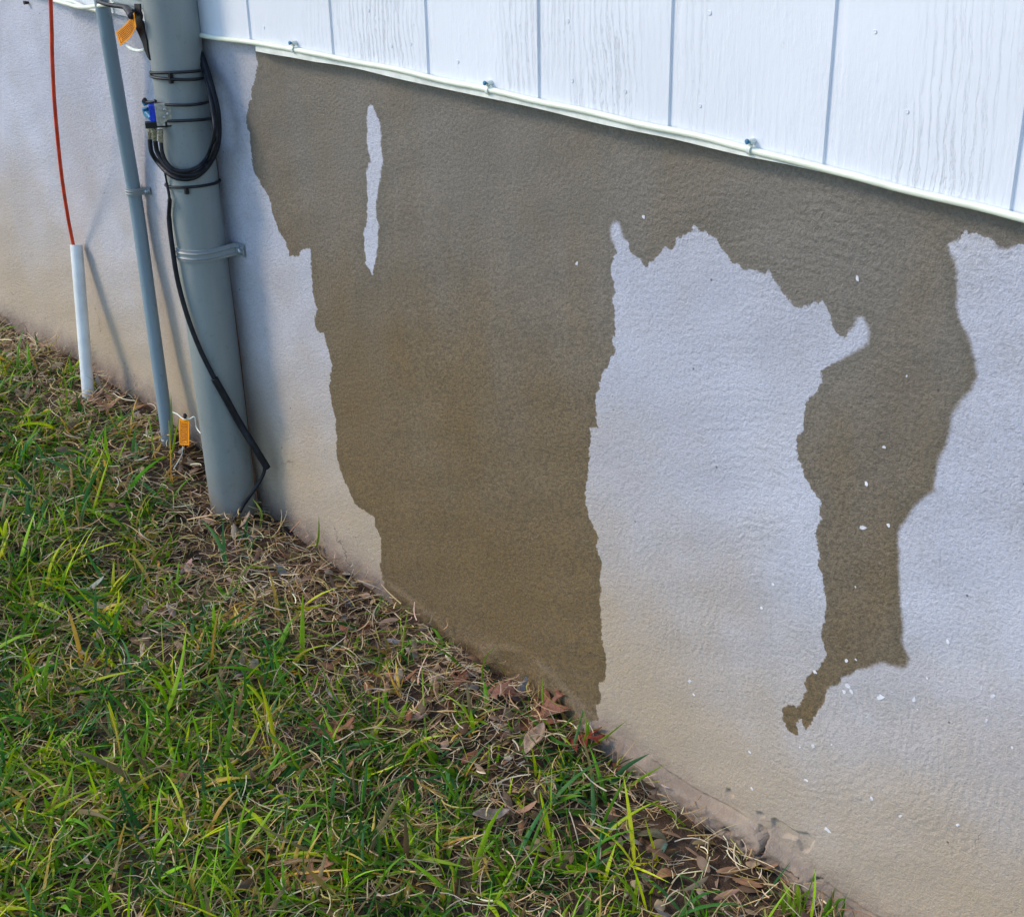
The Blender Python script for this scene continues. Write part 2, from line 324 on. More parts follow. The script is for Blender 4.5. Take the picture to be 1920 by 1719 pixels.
Yd -= np.exp(-(np.clip(hg, -.02, 1)/.035)**2)*.003*(1+vnoise(X, Z, 35, 5))
cut = np.exp(-((hg-ledge_h-.002)/.0022)**2)*np.clip((X-.68)/.08, 0, 1)*np.clip(.5+.8*vnoise(X, 0*Z, 30, 11), 0, 1); Yd += cut*.009
Yd -= np.exp(-(np.clip(hg, -.05, 1)/.03)**2)*(.0007+.0009*np.clip((X-.66)/.1, 0, 1))*(np.abs(vnoise(X, Z, 150, 21))+.8*vnoise(X, Z, 320, 22))
Yd += .0016*vnoise(X, Z, 9, 6)+.0006*vnoise(X, Z, 45, 8)
# washed-out patch at the foot of the big wet streak
foot = plane([(790,1185),(830,1190),(860,1200),(900,1230),(930,1270),(950,1300),(920,1290),(880,1250),(840,1225),(800,1205)])
PITS = [[(1438,1543),(1445,1541),(1456,1548),(1470,1558),(1480,1565),(1492,1568),(1504,1569),(1512,1575),(1517,1582),(1513,1592),(1508,1601),(1500,1604),(1495,1602),(1490,1592),(1484,1580),(1470,1576),(1458,1575),(1449,1566),(1440,1555)],
 [(1415,1551),(1420,1553),(1430,1562),(1437,1572),(1441,1585),(1438,1595),(1432,1599),(1424,1600),(1432,1596),(1436,1588),(1434,1578),(1427,1568),(1418,1560)],
 [(1352,1486),(1358,1486),(1364,1494),(1366,1501),(1361,1500),(1354,1493)],
 [(1410,1529),(1418,1529),(1426,1536),(1420,1540),(1413,1536)],
 [(1361,1548),(1367,1546),(1376,1553),(1378,1558),(1368,1555)],
 [(1398,1573),(1403,1573),(1405,1580),(1398,1582)],
 [(1470,1626),(1480,1628),(1495,1636),(1506,1641),(1498,1641),(1482,1634)],
 [(1522,1648),(1535,1652),(1537,1655),(1526,1653)]]
soilcol = np.zeros(X.shape)
for k, p in enumerate(PITS):
    s = sdist(X, Z, plane(p, WY-.010)); q = np.clip(s/.0016+.5, 0, 1); Yd = Yd*(1-q)+np.maximum(Yd+.004, WY+.002)*q; soilcol = np.maximum(soilcol, q)
s = sdist(X, Z, foot); 
trow = np.clip((X-.62)/.25, 0, 1)*np.clip((Z+.93)/.2, 0, 1)
soft = np.clip((sdist(X, Z, plane([(1590,560),(1640,560),(1640,900),(1800,700),(1760,460),(1900,460),(1900,900),(1720,1300),(1540,1400),(1560,1290),(1640,1220),(1640,960),(1560,700),(1590,640)]))/.02+.5), 0, 1)
soft = np.maximum(soft, np.clip(sdist(X, Z, plane([(1130,395),(1150,395),(1180,440),(1165,460),(1140,460),(1135,430)]))/.01+.6, 0, 1))
soft = np.maximum(soft, np.clip(sdist(X, Z, plane([(695,180),(730,180),(735,330),(715,500),(704,500),(712,420),(702,360),(712,280)]))/.01+.5, 0, 1)*.35)
nx, nz = X.shape
V = np.stack([X, Yd, Z], -1).reshape(-1, 3)
idx = np.arange(nx*nz).reshape(nx, nz)
Fq = np.stack([idx[:-1, :-1], idx[1:, :-1], idx[1:, 1:], idx[:-1, 1:]], -1).reshape(-1, 4)
fl = MB(); fl.v = []
border = list(idx[:, 0])+list(idx[-1, 1:])+list(idx[-2::-1, -1])+list(idx[0, -2:0:-1])
nb = len(border); Vb = V[border].copy(); Vb[:, 1] = .28
V2 = np.concatenate([V, Vb]); base = nx*nz
Fs = [(border[(i+1) % nb], border[i], base+i, base+(i+1) % nb) for i in range(nb)]
def np_mesh(name, V, F, mats, parent=None, smooth=True, attrs=None, extra=None):
    me = bpy.data.meshes.new(name); F = np.asarray(F); k = F.shape[1]
    nf = len(F); me.vertices.add(len(V)); me.vertices.foreach_set('co', np.asarray(V, np.float32).ravel())
    me.loops.add(nf*k); me.loops.foreach_set('vertex_index', F.astype(np.int32).ravel())
    me.polygons.add(nf); me.polygons.foreach_set('loop_start', np.arange(0, nf*k, k, dtype=np.int32))
    try: me.polygons.foreach_set('loop_total', np.full(nf, k, np.int32))
    except Exception: pass
    for m in (mats if isinstance(mats, (list, tuple)) else [mats]): me.materials.append(m)
    for n_, a in (attrs or {}).items():
        if a.ndim == 1: t = me.attributes.new(n_, 'FLOAT', 'POINT'); t.data.foreach_set('value', a.astype(np.float32))
        else: t = me.attributes.new(n_, 'FLOAT_COLOR', 'POINT'); t.data.foreach_set('color', np.concatenate([a, np.ones((len(a), 1))], 1).astype(np.float32).ravel())
    me.update(calc_edges=True); me.validate()
    if smooth: me.shade_smooth()
    o = bpy.data.objects.new(name, me); C.objects.link(o)
    if parent: o.parent = parent; o.matrix_parent_inverse = Matrix.Translation(-Vector(parent.location))
    return o
def padb(a, v=0.0): return np.concatenate([a.reshape(-1), np.full(nb, v)])
# white paint splatter on the stucco: thin flakes that belong to the wall's surface
chips = MB()
for (px, py, r) in [(1552,1554,6),(1618,989,5),(1658,838,3),(1862,1304,4.5),(1714,1311,5),(1651,1307,6),(1625,907,3.2),(1666,985,3),(1588,1238,3),(1605,1236,2.5),(1528,1260,3),(1082,494,3),(1450,1095,3),(1292,1277,3),(1428,1140,2.5),(1776,1203,4),(1608,522,3.5),(1205,408,2.6),(1589,1286,5),(1597,1296,4),(1583,1296,3.5),(1840,1290,2.2),(1512,1462,3.5),(1525,1398,3),(1797,1545,3),(1690,1528,3),(1636,1494,3),(1410,1478,4),(1405,1410,3),(1738,1272,2),(1560,1395,2),(1300,1303,2.5),(1717,1180,1.6),(1604,1100,1.5),(1720,1330,2),(1500,1400,2),(1850,1350,2.5),(1900,1400,2),(1700,705,1.6)]:
    c = at(px, py, WY); ii = int(np.argmin(abs(xs-c[0]))); jj = int(np.argmin(abs(zs-c[2]))); c[1] = Yd[max(0, ii-1):ii+2, max(0, jj-1):jj+2].min()-.0004; s_ = r*.62e-3*1.3*(c[0] < 0.9 and 1.25 or 1.0); n_ = random.randint(6, 9); v = []; an = random.uniform(0, 3.1); el = random.uniform(.45, .9)
    for k in range(n_):
        t = 2*math.pi*k/n_; q = s_*random.uniform(.55, 1.35); a_, b_ = math.cos(t)*q, math.sin(t)*q*el
        v.append((c[0]+a_*math.cos(an)-b_*math.sin(an), c[1], c[2]+a_*math.sin(an)+b_*math.cos(an)))
    v += [(a, c[1]+.006, b) for a, _, b in v]
    chips.add(v, [tuple(range(n_))[::-1]]+[(k, (k+1) % n_, n_+(k+1) % n_, n_+k) for k in range(n_)])
found = np_mesh('foundation_wall', V2, np.concatenate([Fq, np.array(Fs)]), [M['stucco'], M['chip']], None, True,
    dict(wet_sd=padb(sd, -.2), height_above_soil=padb(hg, 1), trowel=padb(trow), softness=padb(soft)))
splat = chips.build('splat_tmp', M['chip'])
# join the flakes into the wall mesh
import bmesh
bm = bmesh.new(); bm.from_mesh(found.data); n0 = len(bm.faces); bm.from_mesh(splat.data); bm.faces.ensure_lookup_table()
for f in bm.faces[n0:]: f.material_index = 1
bm.to_mesh(found.data); bm.free(); bpy.data.objects.remove(splat)
found.parent = house; found.matrix_parent_inverse = Matrix.Translation(-Vector(house.location))
found['label'] = 'rough stucco foundation with dark wet streaks running down from the siding'

# siding: grooved sheet, bottom edge follows the trim line
SP = .2032; GW = .015; GD = .0025
prof = []
for i in range(-24, 26):
    g = i*SP+.001; wdt = GW*(.45 if i == 1 else 1)
    prof += [(g, 0.0), (g+.0012, GD), (g+wdt-.0012, GD), (g+wdt, 0.0)]
    m_ = g+wdt; k = 12
    prof += [(m_+(SP-wdt)*(j/k), 0.0) for j in range(1, k)]
sv = []; N = len(prof)
for (x, y) in prof:
    z0 = float(zb(x)); sv += [(x, y, z0), (x, y, z0+.02), (x, y, 2.3), (x, .03, 2.3), (x, .03, z0+.002), (x, y+.0005, z0+.001)]
sf = [(i*6+a, (i+1)*6+a, (i+1)*6+(a+1) % 5, i*6+(a+1) % 5) for i in range(N-1) for a in range(5)]
sb = MB().add(sv, sf); siding = sb.build('siding', M['siding'], house)
siding['label'] = 'white vertical grooved siding boards with pressed wood grain'
# narrow drip strip under the siding
ds = MB(); pts = [(x, zb(x)) for x in np.linspace(float(at(482, 84)[0]), float(at(1660, 343)[0]), 50)]
v = []
for i, (x, z) in enumerate(pts):
    t = i/49; h0 = .0045; d = (.0062*(1-t*.4)+.0015*math.sin(x*19)*(1-t))*min(1, (1-t)*5)+.0002; h0 = h0*min(1, .2+(1-t)*5); tw = .0015*math.sin(x*31+1)
    yy = -.0035+tw*.6
    for (y, zz) in ((yy, z-h0+.003), (yy-.001, z-h0-d), (.012, z-h0-d-.001), (.0135, z-h0+.003)): v.append((x, y, zz))
ds.add(v, [(i*4+a, i*4+(a+1) % 4, (i+1)*4+(a+1) % 4, (i+1)*4+a) for i in range(49) for a in range(4)]+[(0, 1, 2, 3), (199, 198, 197, 196)])
dso = ds.build('drip_strip', M['trim'], house, False)
for (px, py) in [(1064,40),(1072,152),(1312,199),(1172,172),(733,87),(770,83),(494,52),(858,116),(1330,25),(1700,210),(1640,60),(690,20)]:
    p = at(px, py, -.0006); mbn = MB(); r = random.uniform(.0022, .0028); pr = [(r, .002), (r, .0003), (r*.8, -.0002), (.0001, .0)]; n_ = 12
    v = [(p[0]+q*math.cos(2*math.pi*k/n_), p[1]+y, p[2]+q*math.sin(2*math.pi*k/n_)) for q, y in pr for k in range(n_)]
    mbn.add(v, [(i*n_+k, i*n_+(k+1) % n_, (i+1)*n_+(k+1) % n_, (i+1)*n_+k) for i in range(3) for k in range(n_)]).build('nail_head', M['siding'], house, True)

# ------------------------------------------------------------------ ground
gxs = spacing([(-60, -8, 6), (-8, -1.8, .5), (-1.8, 1.9, .012), (1.9, 8, .5), (8, 60, 6)])
gys = spacing([(-60, -8, 6), (-8, -1.8, .5), (-1.8, .06, .012), (.06, .3, .06)])
GXm, GYm = np.meshgrid(gxs, gys, indexing='ij'); GZm = gz(GXm, GYm)
GZm += (rng.random(GZm.shape)-.5)*.004*(np.hypot(GXm, GYm) < 2.5)
GZm = np.where(GYm > .03, GZm-.05, GZm)
i2 = np.arange(GXm.size).reshape(GXm.shape)
Fg = np.stack([i2[:-1, :-1], i2[1:, :-1], i2[1:, 1:], i2[:-1, 1:]], -1).reshape(-1, 4)
g_ = np_mesh('ground', np.stack([GXm, GYm, GZm], -1).reshape(-1, 3), Fg, M['soil']); g_['kind'] = 'structure'

# ------------------------------------------------------------------ blades, straw, litter (vectorised ribbons)
def ribbons(root, az, L, W, lean, curl, col0, col1, K=5, fold=.25, twist=0.0, prof='blade', zoff=0.0):
    n = len(L); t = np.linspace(0, 1, K+1)
    ang = lean[:, None]+curl[:, None]*t[None]                       # angle from vertical along the ribbon
    ds_ = L[:, None]/K
    hx = np.cumsum(np.sin(ang)*ds_, 1)-np.sin(ang[:, :1])*ds_; hz = np.cumsum(np.cos(ang)*ds_, 1)-np.cos(ang[:, :1])*ds_
    az2 = az[:, None]+twist*(rng.random((n, 1))-.5)*t[None]
    cx = root[:, 0:1]+hx*np.cos(az2); cy = root[:, 1:2]+hx*np.sin(az2); cz = root[:, 2:3]+hz
    if prof == 'blade': wt = np.clip(np.minimum(.55+2.2*t, 1)*(1-t**2.6), .03, 1)
    elif prof == 'leaf': wt = np.clip(np.sin(np.pi*np.clip(t*.94+.03, 0, 1))**.75, .04, 1)
    else: wt = np.clip(1-.5*t**3, .2, 1)
    hw = W[:, None]*wt[None]*.5
    sx, sy = -np.sin(az2), np.cos(az2)
    roll = rng.normal(0, .5, (n, 1))
    kx, ky, kz = np.cos(ang)*np.cos(az2), np.cos(ang)*np.sin(az2), -np.sin(ang)     # normal of ribbon
    def off(s): 
        a = np.cos(roll)*s; b = np.sin(roll)*s
        return cx+hw*(a*sx+b*kx), cy+hw*(a*sy+b*ky), cz+hw*b*kz
    l = off(-1); r = off(1); m = (cx-kx*hw*fold, cy-ky*hw*fold, cz-kz*hw*fold)
    P = np.stack([np.stack(q, -1) for q in (l, m, r)], 2)          # n,K+1,3,3
    gmin = gz(P[..., 0], P[..., 1])+zoff+.001
    P[..., 2] = np.maximum(P[..., 2], gmin)
    P[..., 1] = np.minimum(P[..., 1], WY-.008-.002*rng.random((n, 1, 1)))
    col = col0[:, None, :]*(1-t[None, :, None])+col1[:, None, :]*t[None, :, None]
    col = np.repeat(col[:, :, None, :], 3, 2)
    b = (np.arange(n)*(K+1)*3)[:, None, None]; i = np.arange(K)[None, :, None]*3
    q = np.array([[0, 1, 4, 3], [1, 2, 5, 4]])
    Fc = (b[..., None]+i[..., None]+q[None, None]).reshape(-1, 4)
    return P.reshape(-1, 3), Fc, col.reshape(-1, 3)
class Acc:
    def __init__(s): s.V = []; s.F = []; s.C = []; s.n = 0
    def add(s, v, f, c): s.V.append(v); s.F.append(f+s.n); s.C.append(c); s.n += len(v)
    def build(s, name, mat, **k): return np_mesh(name, np.concatenate(s.V), np.concatenate(s.F), mat, attrs=dict(Col=np.concatenate(s.C)), **k)
def hsv_mix(n, cols, wts, jit=.18):
    cols = np.array(cols); k = rng.choice(len(cols), n, p=np.array(wts)/sum(wts)); c = cols[k]
    return np.clip(c*(1+rng.normal(0, jit, (n, 1)))*(1+rng.normal(0, .06, (n, 3))), .002, .9)
def lush(x, y):                                                    # how green the lawn is at a place
    d = -y; e = .125+.16*np.exp(-((x-.02)/.28)**2)+.06*np.exp(-((x-.98)/.12)**2)
    nz_ = .10*np.sin(x*17+2)*np.cos(y*21+1)+.09*np.sin(x*31+y*33)+.05*np.sin(x*83-y*60)
    return 1/(1+np.exp(-(d-e+nz_*.9)/.05))
def spots(n, x0=-1.9, x1=1.45, y0=-1.35, y1=-.004):
    return rng.uniform(x0, x1, n), rng.uniform(y0, y1, n)
# dry straw thatch
ac = Acc(); n = 70000; x, y = spots(n)
keep = rng.random(n) < (.95-.45*lush(x, y)); bare = np.exp(-(((x-.93)/.14)**2+((y+.12)/.075)**2)); keep &= rng.random(n) > bare*.8
x, y = x[keep], y[keep]; n = len(x); h = gz(x, y)+rng.uniform(0, 1, n)**1.5*.030
c = hsv_mix(n, [(.60, .42, .20), (.46, .29, .14), (.78, .63, .38), (.24, .145, .075), (.58, .46, .33), (.38, .34, .08)], [3, 3, 2.4, 2.4, 2.4, 1.4], .25)
ac.add(*ribbons(np.stack([x, y, h], -1), rng.uniform(0, 6.28, n), rng.uniform(.012, .055, n), rng.uniform(.0007, .0021, n), rng.normal(1.45, .16, n), rng.normal(.1, .35, n), c, c*rng.uniform(.8, 1.2, (n, 1)), 4, .3, 1.6, 'straw'))
straw = ac.build('dry_grass_thatch', M['straw']); tag(straw, 'tangled tan dry grass clippings matted over the soil', 'dry grass', None, 'stuff')
# green grass in tufts
ac = Acc()
nt_ = 9600; tx, ty = spots(nt_); lw = lush(tx, ty); kp = rng.random(nt_) < lw*.97+.018; kp |= (ty > -.05) & (np.abs(tx-.66) < .12) & (rng.random(nt_) < .35); kp &= ~((ty > -.03) & (rng.random(nt_) > .3)); tx, ty, lw = tx[kp], ty[kp], lw[kp]
per = rng.integers(3, 9, len(tx)); ti = np.repeat(np.arange(len(tx)), per); n = len(ti)
ta = rng.uniform(0, 6.28, len(tx))
x = tx[ti]+rng.normal(0, .006, n); y = np.minimum(ty[ti]+rng.normal(0, .006, n), -.004)
cc = hsv_mix(len(tx), [(.10, .27, .006), (.035, .15, .018), (.22, .43, .004), (.46, .60, .006), (.05, .18, .05), (.50, .36, .07)], [5, 3.5, 4.5, 2, 2, 1.8], .15)[ti]
cc = np.clip(cc*(1+rng.normal(0, .18, (n, 1))), .002, .8)
dark = rng.random(n) < .1; cc[dark] = hsv_mix(dark.sum(), [(.30, .24, .10), (.22, .16, .07)], [1, 1])
Ln = rng.gamma(5, .0098, n)*(.75+.35*lw[ti])
ac.add(*ribbons(np.stack([x, y, gz(x, y)-.002], -1), ta[ti]+rng.normal(0, 1.3, n), np.clip(Ln*1.1, .015, .13), (.0020+.0065*rng.random(n)**1.6), np.abs(rng.normal(.8, .42, n)), rng.normal(.75, .5, n), cc*np.array([1.25, 1.0, .9]), cc*np.array([1.0, 1.06, 1.0]), 6, .28, .8))
# scattered clumps of broad blades
nb_ = 330; bx_, by_ = spots(nb_, y1=-.05); k = rng.random(nb_) < lush(bx_, by_)*.9+.06; bx_, by_ = bx_[k], by_[k]; ti = np.repeat(np.arange(len(bx_)), 4); n = len(ti)
x = bx_[ti]+rng.normal(0, .004, n); y = np.minimum(by_[ti]+rng.normal(0, .004, n), -.02)
cc = hsv_mix(n, [(.14, .34, .006), (.05, .20, .03), (.34, .52, .006), (.07, .22, .06)], [3, 3, 2.5, 1.5], .15)
ac.add(*ribbons(np.stack([x, y, gz(x, y)-.002], -1), rng.uniform(0, 6.28, n), rng.uniform(.05, .12, n), rng.uniform(.0045, .0085, n), np.abs(rng.normal(.7, .35, n)), rng.normal(.7, .4, n), cc, cc, 7, .3, .6))
# runners: thin low green stems
n = 5200; x, y = spots(n); k = rng.random(n) < lush(x, y)*.9+.05; x, y = x[k], y[k]; n = len(x)
c = hsv_mix(n, [(.14, .24, .04), (.25, .32, .07), (.36, .31, .14), (.08, .17, .04)], [3, 2, 2, 2])
ac.add(*ribbons(np.stack([x, y, gz(x, y)+rng.uniform(.002, .02, n)], -1), rng.uniform(0, 6.28, n), rng.uniform(.03, .10, n), rng.uniform(.0010, .0020, n), rng.normal(1.25, .25, n), rng.normal(.25, .45, n), c, c, 7, .3, 2.2, 'straw'))
grass = ac.build('grass', M['blade']); tag(grass, 'green lawn grass growing thicker away from the wall', 'grass', None, 'stuff')
# small dead leaves scattered between
ac = Acc(); n = 9000; x, y = spots(n); k = rng.random(n) < (.85*(1-lush(x, y))+.10); k &= rng.random(n) > .0; x, y = x[k], y[k]; n = len(x)
c = hsv_mix(n, [(.27, .17, .10), (.38, .26, .175), (.15, .09, .055), (.46, .37, .28), (.32, .16, .08), (.34, .31, .27), (.27, .10, .045)], [4, 3, 4, 2, 2, 1.3, 1], .22)
ac.add(*ribbons(np.stack([x, y, gz(x, y)+rng.uniform(.001, .014, n)], -1), rng.uniform(0, 6.28, n), rng.uniform(.014, .040, n), rng.uniform(.006, .014, n), rng.normal(1.5, .22, n), rng.normal(.1, .5, n), c, c*rng.uniform(.75, 1.15, (n, 1)), 6, .35, .5, 'leaf'))
lit = ac.build('leaf_litter', M['leaf']); tag(lit, 'small curled brown oak leaves littering the thatch', 'leaf litter', None, 'stuff')

# ------------------------------------------------------------------ single leaves and sprouts that stand out
def lobed_leaf(label, px, py, L, ang, col, lobes=3, tilt=.3, fat=1.0, lift=.008, seed=0):
    r = random.Random(seed); g = ground_at(px, py); n_ = 66; out = []
    for i in range(n_+1):
        t = i/n_
        if lobes:
            wv = .055*math.sin(math.pi*min(1, t*.96+.04))**.5
            for tc, am in [((k+.75)/(lobes+.75)*.84, (.20, .33, .27, .2)[k]) for k in range(lobes)]+[(.93, .10)]:
                wv += am*max(0, 1-abs(t-tc)/.105)**.75
            wv *= fat*1.15
        else: wv = .24*math.sin(math.pi*min(1, t*1.02))**.7*fat
        out.append((t, max(.006, wv)))
    v = []; rows = 5
    ca, sa = math.cos(ang), math.sin(ang)
    for (t, wv) in out:
        for j in range(rows):
            s = (j/(rows-1)-.5)*2; lx = (t-.5)*L+(abs(s)*wv)*L*.75*(1 if lobes else 0); ly = s*wv*L
            lz = lift+abs(s)**1.5*wv*L*.35+L*.10*math.sin(t*5+seed)+(t-.5)*L*tilt*.5
            v.append((g[0]+lx*ca-ly*sa, g[1]+lx*sa+ly*ca, lz))
    zz = [max(g[2]+a[2], float(gz(a[0], a[1]))+.002) for a in v]; top = [(a[0], min(a[1], WY-.011), z) for a, z in zip(v, zz)]
    f = [(i*rows+j, i*rows+j+1, (i+1)*rows+j+1, (i+1)*rows+j) for i in range(n_) for j in range(rows-1)]
    mb = MB().add(top, f)
    st = [(g[0]+(-.5*L-k*L*.10)*ca, min(g[1]+(-.5*L-k*L*.10)*sa, WY-.011), zz[2]+.002*k) for k in range(4)]
    mb.tube(st[::-1], .0008, 6)
    o = mb.build('fallen_leaf', leafmat(col), None, True); o.modifiers.remove(o.modifiers[0])
    sm = o.modifiers.new('thick', 'SOLIDIFY'); sm.thickness = .0004
    return tag(o, label, 'leaf')
_lm = {}
def leafmat(col):
    if col not in _lm:
        n = NT('leaf_skin'); c = n.mix(n.ramp(n.noise(70, 5, .7), .35, .7), tuple(a*.65 for a in col), tuple(a*1.2 for a in col)); _lm[col] = n.done(c, .6, n.bump(n.noise(220, 3), .0008), .3)
    return _lm[col]
RB = (.23, .085, .045); RD = (.16, .06, .035); PT = (.40, .27, .18)
lobed_leaf('large tan-brown lobed leaf on the ground between the white sleeve and thin conduit', 205, 768, .085, 2.6, (.27, .14, .085), 3, .3, 1.1, .012, 1)
lobed_leaf('large flat orange-brown oak leaf half sunk in the lawn grass', 610, 1388, .075, .9, (.24, .10, .05), 2, .1, 1.35, .02, 2)
lobed_leaf('rust-brown oak leaf at the lower edge of the wet stain, standing upright', 1012, 1350, .085, 1.4, RB, 3, .7, 1.0, .012, 3)
lobed_leaf('dark red oak leaf under green blades at the bottom corner of the stain', 1082, 1402, .07, .3, (.20, .035, .018), 3, .4, 1.1, .015, 4)
lobed_leaf('long pale brown lobed leaf lying along the wall below the stain', 935, 1312, .075, .6, (.27, .13, .085), 4, .1, .8, .010, 5)
lobed_leaf('small red-brown leaf in the dry grass left of the pale lobed leaf', 865, 1283, .05, 2.2, (.21, .075, .04), 2, .2, 1.0, .012, 6)
lobed_leaf('pale pinkish-tan oval leaf standing near the dark red leaf', 1003, 1400, .055, 1.9, PT, 0, .9, .95, .016, 7)
lobed_leaf('grey-brown oval leaf resting on grass at the lower middle', 922, 1548, .05, .9, (.25, .21, .17), 0, .3, .9, .02, 8)
lobed_leaf('orange-brown leaf under the grass at the bottom edge', 580, 1672, .06, 1.5, (.25, .11, .05), 2, .2, 1.1, .022, 9)
lobed_leaf('grey-green oval leaf on bare soil near the wall', 1238, 1604, .026, 1.5, (.10, .17, .12), 0, .5, 1.0, .008, 10)
lobed_leaf('curled olive-grey leaf beside the bare soil', 1222, 1578, .044, .3, (.14, .13, .075), 0, .1, .8, .010, 11)
lobed_leaf('small orange-tan leaf on the bare soil', 1248, 1650, .028, 1.0, (.34, .17, .075), 0, .2, 1.2, .008, 12)
lobed_leaf('brown leaf with pale edge leaning on the small metal pipe foot', 355, 880, .045, .5, (.27, .21, .15), 0, .3, .9, .012, 13)
def sprout(label, blades, w=.0032, col=(.20, .34, .02)):
    root = None; made = []
    for pts, Y0, Y1 in blades:
        ac = Acc()
        b = ground_at(*pts[0]) if Y0 is None else at(pts[0][0], pts[0][1], Y0)
        Ys = np.linspace(b[1], Y1, len(pts)); P = crom([b]+[at(a, c_, yy) for (a, c_), yy in zip(pts[1:], Ys[1:])], 4)
        if root is None: root = b
        P = np.array(P); P[:, 1] = np.minimum(P[:, 1], WY-.012); m = len(P); t = np.linspace(0, 1, m); hw = w*.5*np.clip(np.minimum(.6+2*t, 1)*(1-t**3), .05, 1)
        tv = np.gradient(P, axis=0); tv /= np.linalg.norm(tv, axis=1)[:, None]; side = np.cross(tv, np.array([.6, -.7, .4])); side /= np.linalg.norm(side, axis=1)[:, None]
        nn = np.cross(side, tv); v = np.stack([P-side*hw[:, None], P+nn*hw[:, None]*.35, P+side*hw[:, None]], 1).reshape(-1, 3)
        f = np.array([q for i in range(m-1) for q in ((i*3, i*3+1, i*3+4, i*3+3), (i*3+1, i*3+2, i*3+5, i*3+4))])
        cj = np.array(col)*random.uniform(.8, 1.2); c_ = np.repeat((cj[None]*(1.0-.0*t[:, None])*np.array([1+.3*0, 1, 1])), 3, 0)
        ac.add(v, f, c_); made.append(ac)
    if len(made) == 1: return tag(made[0].build('grass_sprout', M['blade']), label, 'grass blade')
    t_ = thing('grass_sprout', label, 'grass blades', root)
    for a_ in made: a_.build('blade', M['blade'], parent=t_)
    return t_
Y = (.22, .36, .015)
sprout('single bright upright blade in front of the wall left of the large stain', [([(600,1032),(603,1005),(598,966)], None, .0)], .004, Y)
sprout('tall yellow-green sprout at the left foot of the large stain', [([(752,1245),(757,1190),(768,1130)], None, -.02), ([(757,1225),(752,1180),(750,1145)], None, -.01)], .003, Y)
sprout('bright blades leaning right in front of the bottom corner of the stain', [([(1090,1405),(1130,1385),(1178,1348)], None, -.01), ([(1085,1420),(1100,1370),(1095,1330)], None, -.02), ([(1020,1340),(1017,1300),(1018,1270)], None, -.0)], .0034, Y)
sprout('two broad dark green blades reaching over the base ledge of the wall', [([(1140,1480),(1170,1440),(1218,1412)], None, -.015)], .0075, (.06, .17, .06))
sprout('yellow-green blade crossing the base ledge below the dark green one', [([(1165,1490),(1200,1460),(1246,1433)], None, -.015)], .0045, Y)
sprout('arching blade over the bare soil next to the ledge', [([(1285,1548),(1245,1515),(1205,1500)], None, -.10)], .0042, Y)
sprout('bright green tuft of short blades at the bottom edge by the wall', [([(1475,1719),(1480,1680),(1468,1655)], None, -.03), ([(1480,1719),(1495,1690),(1520,1665)], None, -.03), ([(1500,1725),(1498,1690),(1490,1670)], None, -.05), ([(1465,1719),(1470,1700),(1465,1662)], None, -.06)], .0050, Y)
sprout('green tuft with one bent blade at the bottom edge, right of the shorter tuft', [([(1550,1722),(1558,1690),(1565,1665)], None, -.0), ([(1560,1725),(1570,1690),(1590,1683)], None, -.0), ([(1575,1730),(1580,1705),(1585,1680)], None, -.0), ([(1535,1730),(1550,1700),(1555,1684)], None, -.02)], .0050, (.13, .28, .02))
sprout('tall green sprout right beside the foot of the thin conduit', [([(322,858),(328,820),(336,782)], None, -.045), ([(318,850),(322,790),(320,735)], None, -.03)], .0045, Y)
sprout('two thin upright sprouts left of the thin conduit foot', [([(286,850),(284,810),(274,768)], None, -.06), ([(250,800),(248,780),(245,755)], None, -.06)], .003, Y)
sprout('long leaning green blade left of the thin conduit foot', [([(155,860),(195,810),(262,762)], None, -.05)], .0055, (.10, .24, .03))
sprout('yellow-green blade growing between large conduit and wall', [([(487,992),(490,960),(470,930)], None, -.03)], .004, (.2, .28, .03))
sprout('dark green sprout right of the white sleeve', [([(165,680),(168,655),(174,636)], None, .0)], .004, (.08, .22, .03))
sprout('tall broad green blade standing in the lawn at the left', [([(212,1400),(200,1330),(188,1272)], None, -.44)], .0065, (.07, .20, .02))
sprout('broad dark green blades sprawling in front of the bare soil', [([(1060,1590),(1110,1560),(1192,1532)], None, -.08), ([(1112,1570),(1112,1500),(1108,1428)], None, -.06)], .0065, (.07, .19, .05))
sprout('bright blades arching up from the grass below the stain', [([(880,1340),(900,1380),(905,1250),(930,1210)], -.06, -.05), ([(800,1400),(795,1330),(790,1230)], None, -.10), ([(640,1275),(690,1310),(712,1340)], None, -.16)], .0032, Y)
# dark stone in the dry grass
st = MB(); g0 = ground_at(655, 1140); r_ = random.Random(5); rings = 7; seg = 10; v = []
for i in range(rings+1):
    ph = math.pi*i/rings
    for k in range(seg):
        t = 2*math.pi*k/seg; q = .011*(1+.16*r_.uniform(-1, 1)); v.append((g0[0]+q*math.sin(ph)*math.cos(t)*1.2, g0[1]+q*math.sin(ph)*math.sin(t)*.8, g0[2]+.010+q*.9*math.cos(ph)))
st.add(v, [(i*seg+k, i*seg+(k+1) % seg, (i+1)*seg+(k+1) % seg, (i+1)*seg+k) for i in range(rings) for k in range(seg)])
tag(st.build('stone', M['stone'], None, True), 'small dark stone in the dry grass near the wall', 'stone')

